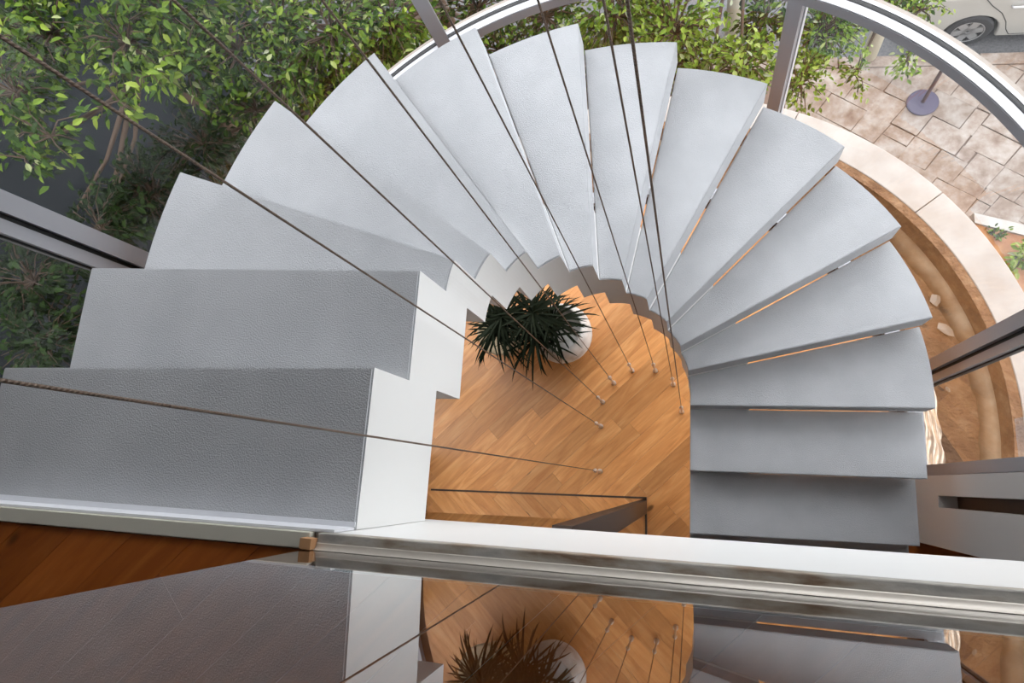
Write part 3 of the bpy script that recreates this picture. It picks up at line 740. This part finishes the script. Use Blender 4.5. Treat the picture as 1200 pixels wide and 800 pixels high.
def tree(label, trunk_xy, trunk_top, clumps, trunk_mat, seed, nobj=300, trunk_r=.10, name='ficus_tree', tone=0, lsc=1.0, dens=1.0):
    g = np.random.default_rng(seed); r2 = random.Random(seed)
    e = tag(empty(name, (trunk_xy[0], trunk_xy[1], GROUND)), label, 'tree', 'leafy trees outside the glass')
    base = np.array([trunk_xy[0], trunk_xy[1], GROUND])
    top = np.array([trunk_xy[0], trunk_xy[1], trunk_top])
    tb_ = MB().tube([(0, 0, -.05), (0, 0, (trunk_top-GROUND)*.5), tuple(top-base)], [trunk_r*1.1, trunk_r, trunk_r*.85], 12); tb_.build('trunk', trunk_mat, e, smooth=True)
    br = MB(); tw = MB(); Ls = []
    for (c, rad, n, size, bright) in clumps:
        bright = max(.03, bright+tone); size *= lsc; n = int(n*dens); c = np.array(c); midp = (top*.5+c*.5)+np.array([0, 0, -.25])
        br.tube([tuple(top-base-np.array([0, 0, .2])), tuple(midp-base), tuple(c-base)], [trunk_r*.5, .022, .010], 7)
        ntw = max(6, n//14); tips = []
        for t in range(ntw):
            v = g.normal(size=3); v /= np.linalg.norm(v); v[2] *= .75; v[2] += .12
            tip = c+v*np.array(rad)*g.uniform(.75, 1.05); tips.append((tip, v))
            m1 = c*.45+tip*.55+np.array([0, 0, .06]); tw.tube([tuple(c-base), tuple(m1-base), tuple(tip-base)], [.008, .005, .0025], 5, cap=False)
        for i in range(n):
            tip, v = tips[i % ntw]; t = g.uniform(.35, 1.08)
            pos = c+(tip-c)*t+np.array([0, 0, .1*t*(1-t)])+g.normal(size=3)*.035
            dr = v*.6+g.normal(size=3)*.55+np.array([0, 0, -.28]); dr /= np.linalg.norm(dr)
            nz = np.array([0, 0, 1.0])+g.normal(size=3)*.45; nz -= nz @ dr*dr; nz /= np.linalg.norm(nz)
            s = size*g.uniform(.65, 1.2)
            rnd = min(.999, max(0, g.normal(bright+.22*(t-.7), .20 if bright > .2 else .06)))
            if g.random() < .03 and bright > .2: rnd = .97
            Ls.append((pos, dr, nz, s, rnd))
    br.build('branches', M['bark'], e, smooth=True)['kind'] = 'stuff'
    tw.build('twigs', M['bark'], e, smooth=True)['kind'] = 'stuff'
    def key(l):
        u, v, dp = pix(l[0]); inside = 0 <= u <= 1200 and 0 <= v <= 330 and dp > 0
        return (0 if inside else 1, dp/l[3])
    Ls.sort(key=key)
    for pos, dr, nz, s, rnd in Ls[:nobj]:
        o = bpy.data.objects.new('leaf', leaf_meshes[int(rnd*NV_)]); col.objects.link(o); o.parent = e
        y_ = np.cross(nz, dr); lp = pos-base
        o.matrix_local = Matrix(((dr[0]*s, y_[0]*s, nz[0]*s, lp[0]), (dr[1]*s, y_[1]*s, nz[1]*s, lp[1]), (dr[2]*s, y_[2]*s, nz[2]*s, lp[2]), (0, 0, 0, 1)))
    rest_ = Ls[nobj:]
    if rest_:
        V = []; Fc = []; A = []
        for i, (pos, dr, nz, s, rnd) in enumerate(rest_):
            y_ = np.cross(nz, dr); V.append((LV[:, :1]*dr+LV[:, 1:2]*y_+LV[:, 2:3]*nz)*s+pos-base)
            Fc += [tuple(8*i+k for k in q) for q in LF]; A += [rnd]*8
        me = bpy.data.meshes.new('foliage'); me.from_pydata(np.concatenate(V).tolist(), [], Fc); me.materials.append(M['leaf'])
        a = me.attributes.new('rnd', 'FLOAT', 'POINT'); a.data.foreach_set('value', A)
        o = bpy.data.objects.new('foliage', me); col.objects.link(o); o.parent = e; o['kind'] = 'stuff'
    return e
def C(u, v, z, rad, n, size, bright): return (tuple(back(u, v, z)), rad, n, size, bright)
# bay between the two middle mullions
tree('leafy green tree filling the middle window bay, pale limewashed trunk', tuple(back(858, 36, GROUND)[:2]), -1.6,
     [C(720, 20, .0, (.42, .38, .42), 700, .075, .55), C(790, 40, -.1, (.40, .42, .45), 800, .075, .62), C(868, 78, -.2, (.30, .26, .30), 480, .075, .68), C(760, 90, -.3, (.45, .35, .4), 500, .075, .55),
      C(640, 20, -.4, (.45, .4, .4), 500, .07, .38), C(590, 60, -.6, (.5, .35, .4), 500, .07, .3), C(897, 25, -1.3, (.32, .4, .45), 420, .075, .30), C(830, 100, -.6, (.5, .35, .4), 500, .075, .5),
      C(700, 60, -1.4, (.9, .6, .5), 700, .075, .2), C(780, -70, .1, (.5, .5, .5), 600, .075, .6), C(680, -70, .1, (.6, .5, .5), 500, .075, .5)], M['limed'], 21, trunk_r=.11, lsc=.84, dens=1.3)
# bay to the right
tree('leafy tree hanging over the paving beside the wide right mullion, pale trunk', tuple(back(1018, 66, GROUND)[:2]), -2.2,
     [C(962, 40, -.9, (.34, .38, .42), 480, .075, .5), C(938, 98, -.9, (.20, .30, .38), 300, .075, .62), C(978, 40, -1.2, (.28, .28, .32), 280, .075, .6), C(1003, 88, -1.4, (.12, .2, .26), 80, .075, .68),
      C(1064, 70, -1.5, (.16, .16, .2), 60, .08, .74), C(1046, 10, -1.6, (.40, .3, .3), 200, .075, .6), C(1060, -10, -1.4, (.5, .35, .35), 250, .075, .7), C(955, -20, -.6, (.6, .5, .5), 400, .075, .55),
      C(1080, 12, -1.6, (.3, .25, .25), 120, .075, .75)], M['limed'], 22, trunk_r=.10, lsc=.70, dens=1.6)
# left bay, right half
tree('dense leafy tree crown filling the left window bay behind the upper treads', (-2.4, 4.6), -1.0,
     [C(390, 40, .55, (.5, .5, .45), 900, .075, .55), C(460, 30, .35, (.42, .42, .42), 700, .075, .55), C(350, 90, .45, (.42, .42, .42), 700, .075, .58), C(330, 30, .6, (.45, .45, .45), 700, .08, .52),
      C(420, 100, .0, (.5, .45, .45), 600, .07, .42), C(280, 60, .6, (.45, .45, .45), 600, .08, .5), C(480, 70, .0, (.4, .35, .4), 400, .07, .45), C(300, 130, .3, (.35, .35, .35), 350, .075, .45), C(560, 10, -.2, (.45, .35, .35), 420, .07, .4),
      C(240, 170, -.4, (.6, .6, .5), 900, .09, .06), C(330, 160, -.9, (.7, .7, .5), 900, .09, .08), C(180, 230, -.3, (.55, .55, .5), 900, .09, .06), C(250, -40, .7, (.7, .6, .5), 600, .08, .5), C(430, -60, .5, (.7, .6, .5), 600, .08, .5)], M['bark'], 23, tone=-.11, lsc=.92, dens=1.1)  # darkest clumps carry the deep shade under the crown in their leaf colour
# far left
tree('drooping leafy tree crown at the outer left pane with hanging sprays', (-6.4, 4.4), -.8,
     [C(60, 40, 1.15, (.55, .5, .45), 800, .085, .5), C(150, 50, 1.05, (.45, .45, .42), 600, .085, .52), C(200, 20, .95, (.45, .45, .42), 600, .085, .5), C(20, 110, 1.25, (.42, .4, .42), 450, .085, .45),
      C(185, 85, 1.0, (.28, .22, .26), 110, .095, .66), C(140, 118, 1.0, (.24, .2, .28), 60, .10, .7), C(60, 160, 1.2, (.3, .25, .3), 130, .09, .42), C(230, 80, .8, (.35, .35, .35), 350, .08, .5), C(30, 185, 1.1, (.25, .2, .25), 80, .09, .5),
      C(120, 270, .0, (.5, .5, .45), 800, .09, .05), C(40, 330, .1, (.6, .5, .45), 800, .09, .05), C(60, 400, .0, (.6, .5, .45), 700, .09, .05), C(100, -40, 1.2, (.8, .6, .5), 600, .085, .5)], M['bark'], 24, tone=-.12, dens=1.1)  # the near-black low clumps have shade put into their leaf colour
# dark undergrowth below
def shrub(label, loc, rad, n, size, bright, seed, nobj=60):
    g = np.random.default_rng(seed); e = tag(empty('shrub', loc), label, 'shrub')
    s = MB()
    Ls = []
    for i in range(max(6, n//25)):
        v = g.normal(size=3); v[2] = abs(v[2])+.3; v /= np.linalg.norm(v); tip = v*np.array(rad)
        s.tube([(0, 0, -.02), tuple(tip*.5+np.array([0, 0, .04])), tuple(tip)], [.012, .008, .003], 5)
        for k in range(n//max(6, n//25)):
            t = g.uniform(.3, 1.05); pos = tip*t+g.normal(size=3)*np.array(rad)*.10; pos[2] = max(.02, pos[2])
            dr = v*.5+g.normal(size=3)*.6; dr /= np.linalg.norm(dr); nz = np.array([0, 0, 1.])+g.normal(size=3)*.4; nz -= nz @ dr*dr; nz /= np.linalg.norm(nz)
            Ls.append((pos, dr, nz, size*g.uniform(.7, 1.2), min(.99, max(0, g.normal(bright, .18)))))
    s.build('stems', M['bark'], e)
    V = []; Fc = []; A = []
    for i, (pos, dr, nz, sc, rnd) in enumerate(Ls):
        if i < nobj:
            o = bpy.data.objects.new('leaf', leaf_meshes[int(rnd*NV_)]); col.objects.link(o); o.parent = e; y_ = np.cross(nz, dr)
            o.matrix_local = Matrix(((dr[0]*sc, y_[0]*sc, nz[0]*sc, pos[0]), (dr[1]*sc, y_[1]*sc, nz[1]*sc, pos[1]), (dr[2]*sc, y_[2]*sc, nz[2]*sc, pos[2]), (0, 0, 0, 1))); continue
        j = len(V); y_ = np.cross(nz, dr); V.append((LV[:, :1]*dr+LV[:, 1:2]*y_+LV[:, 2:3]*nz)*sc+pos); Fc += [tuple(8*j+k for k in q) for q in LF]; A += [rnd]*8
    if V:
        me = bpy.data.meshes.new('foliage'); me.from_pydata(np.concatenate(V).tolist(), [], Fc); me.materials.append(M['leaf'])
        a = me.attributes.new('rnd', 'FLOAT', 'POINT'); a.data.foreach_set('value', A)
        o = bpy.data.objects.new('foliage', me); col.objects.link(o); o.parent = e; o['kind'] = 'stuff'
    return e
q = back(1193, 303, GROUND); shrub('small yellow green shrub on the red soil bed', (q[0], q[1], GROUND+.06), (.26, .26, .34), 130, .10, .8, 31)
q = back(1164, 279, GROUND); shrub('tiny dark leafed sprig at the edging of the soil bed', (q[0], q[1], GROUND+.02), (.16, .16, .2), 40, .08, .45, 32, 30)
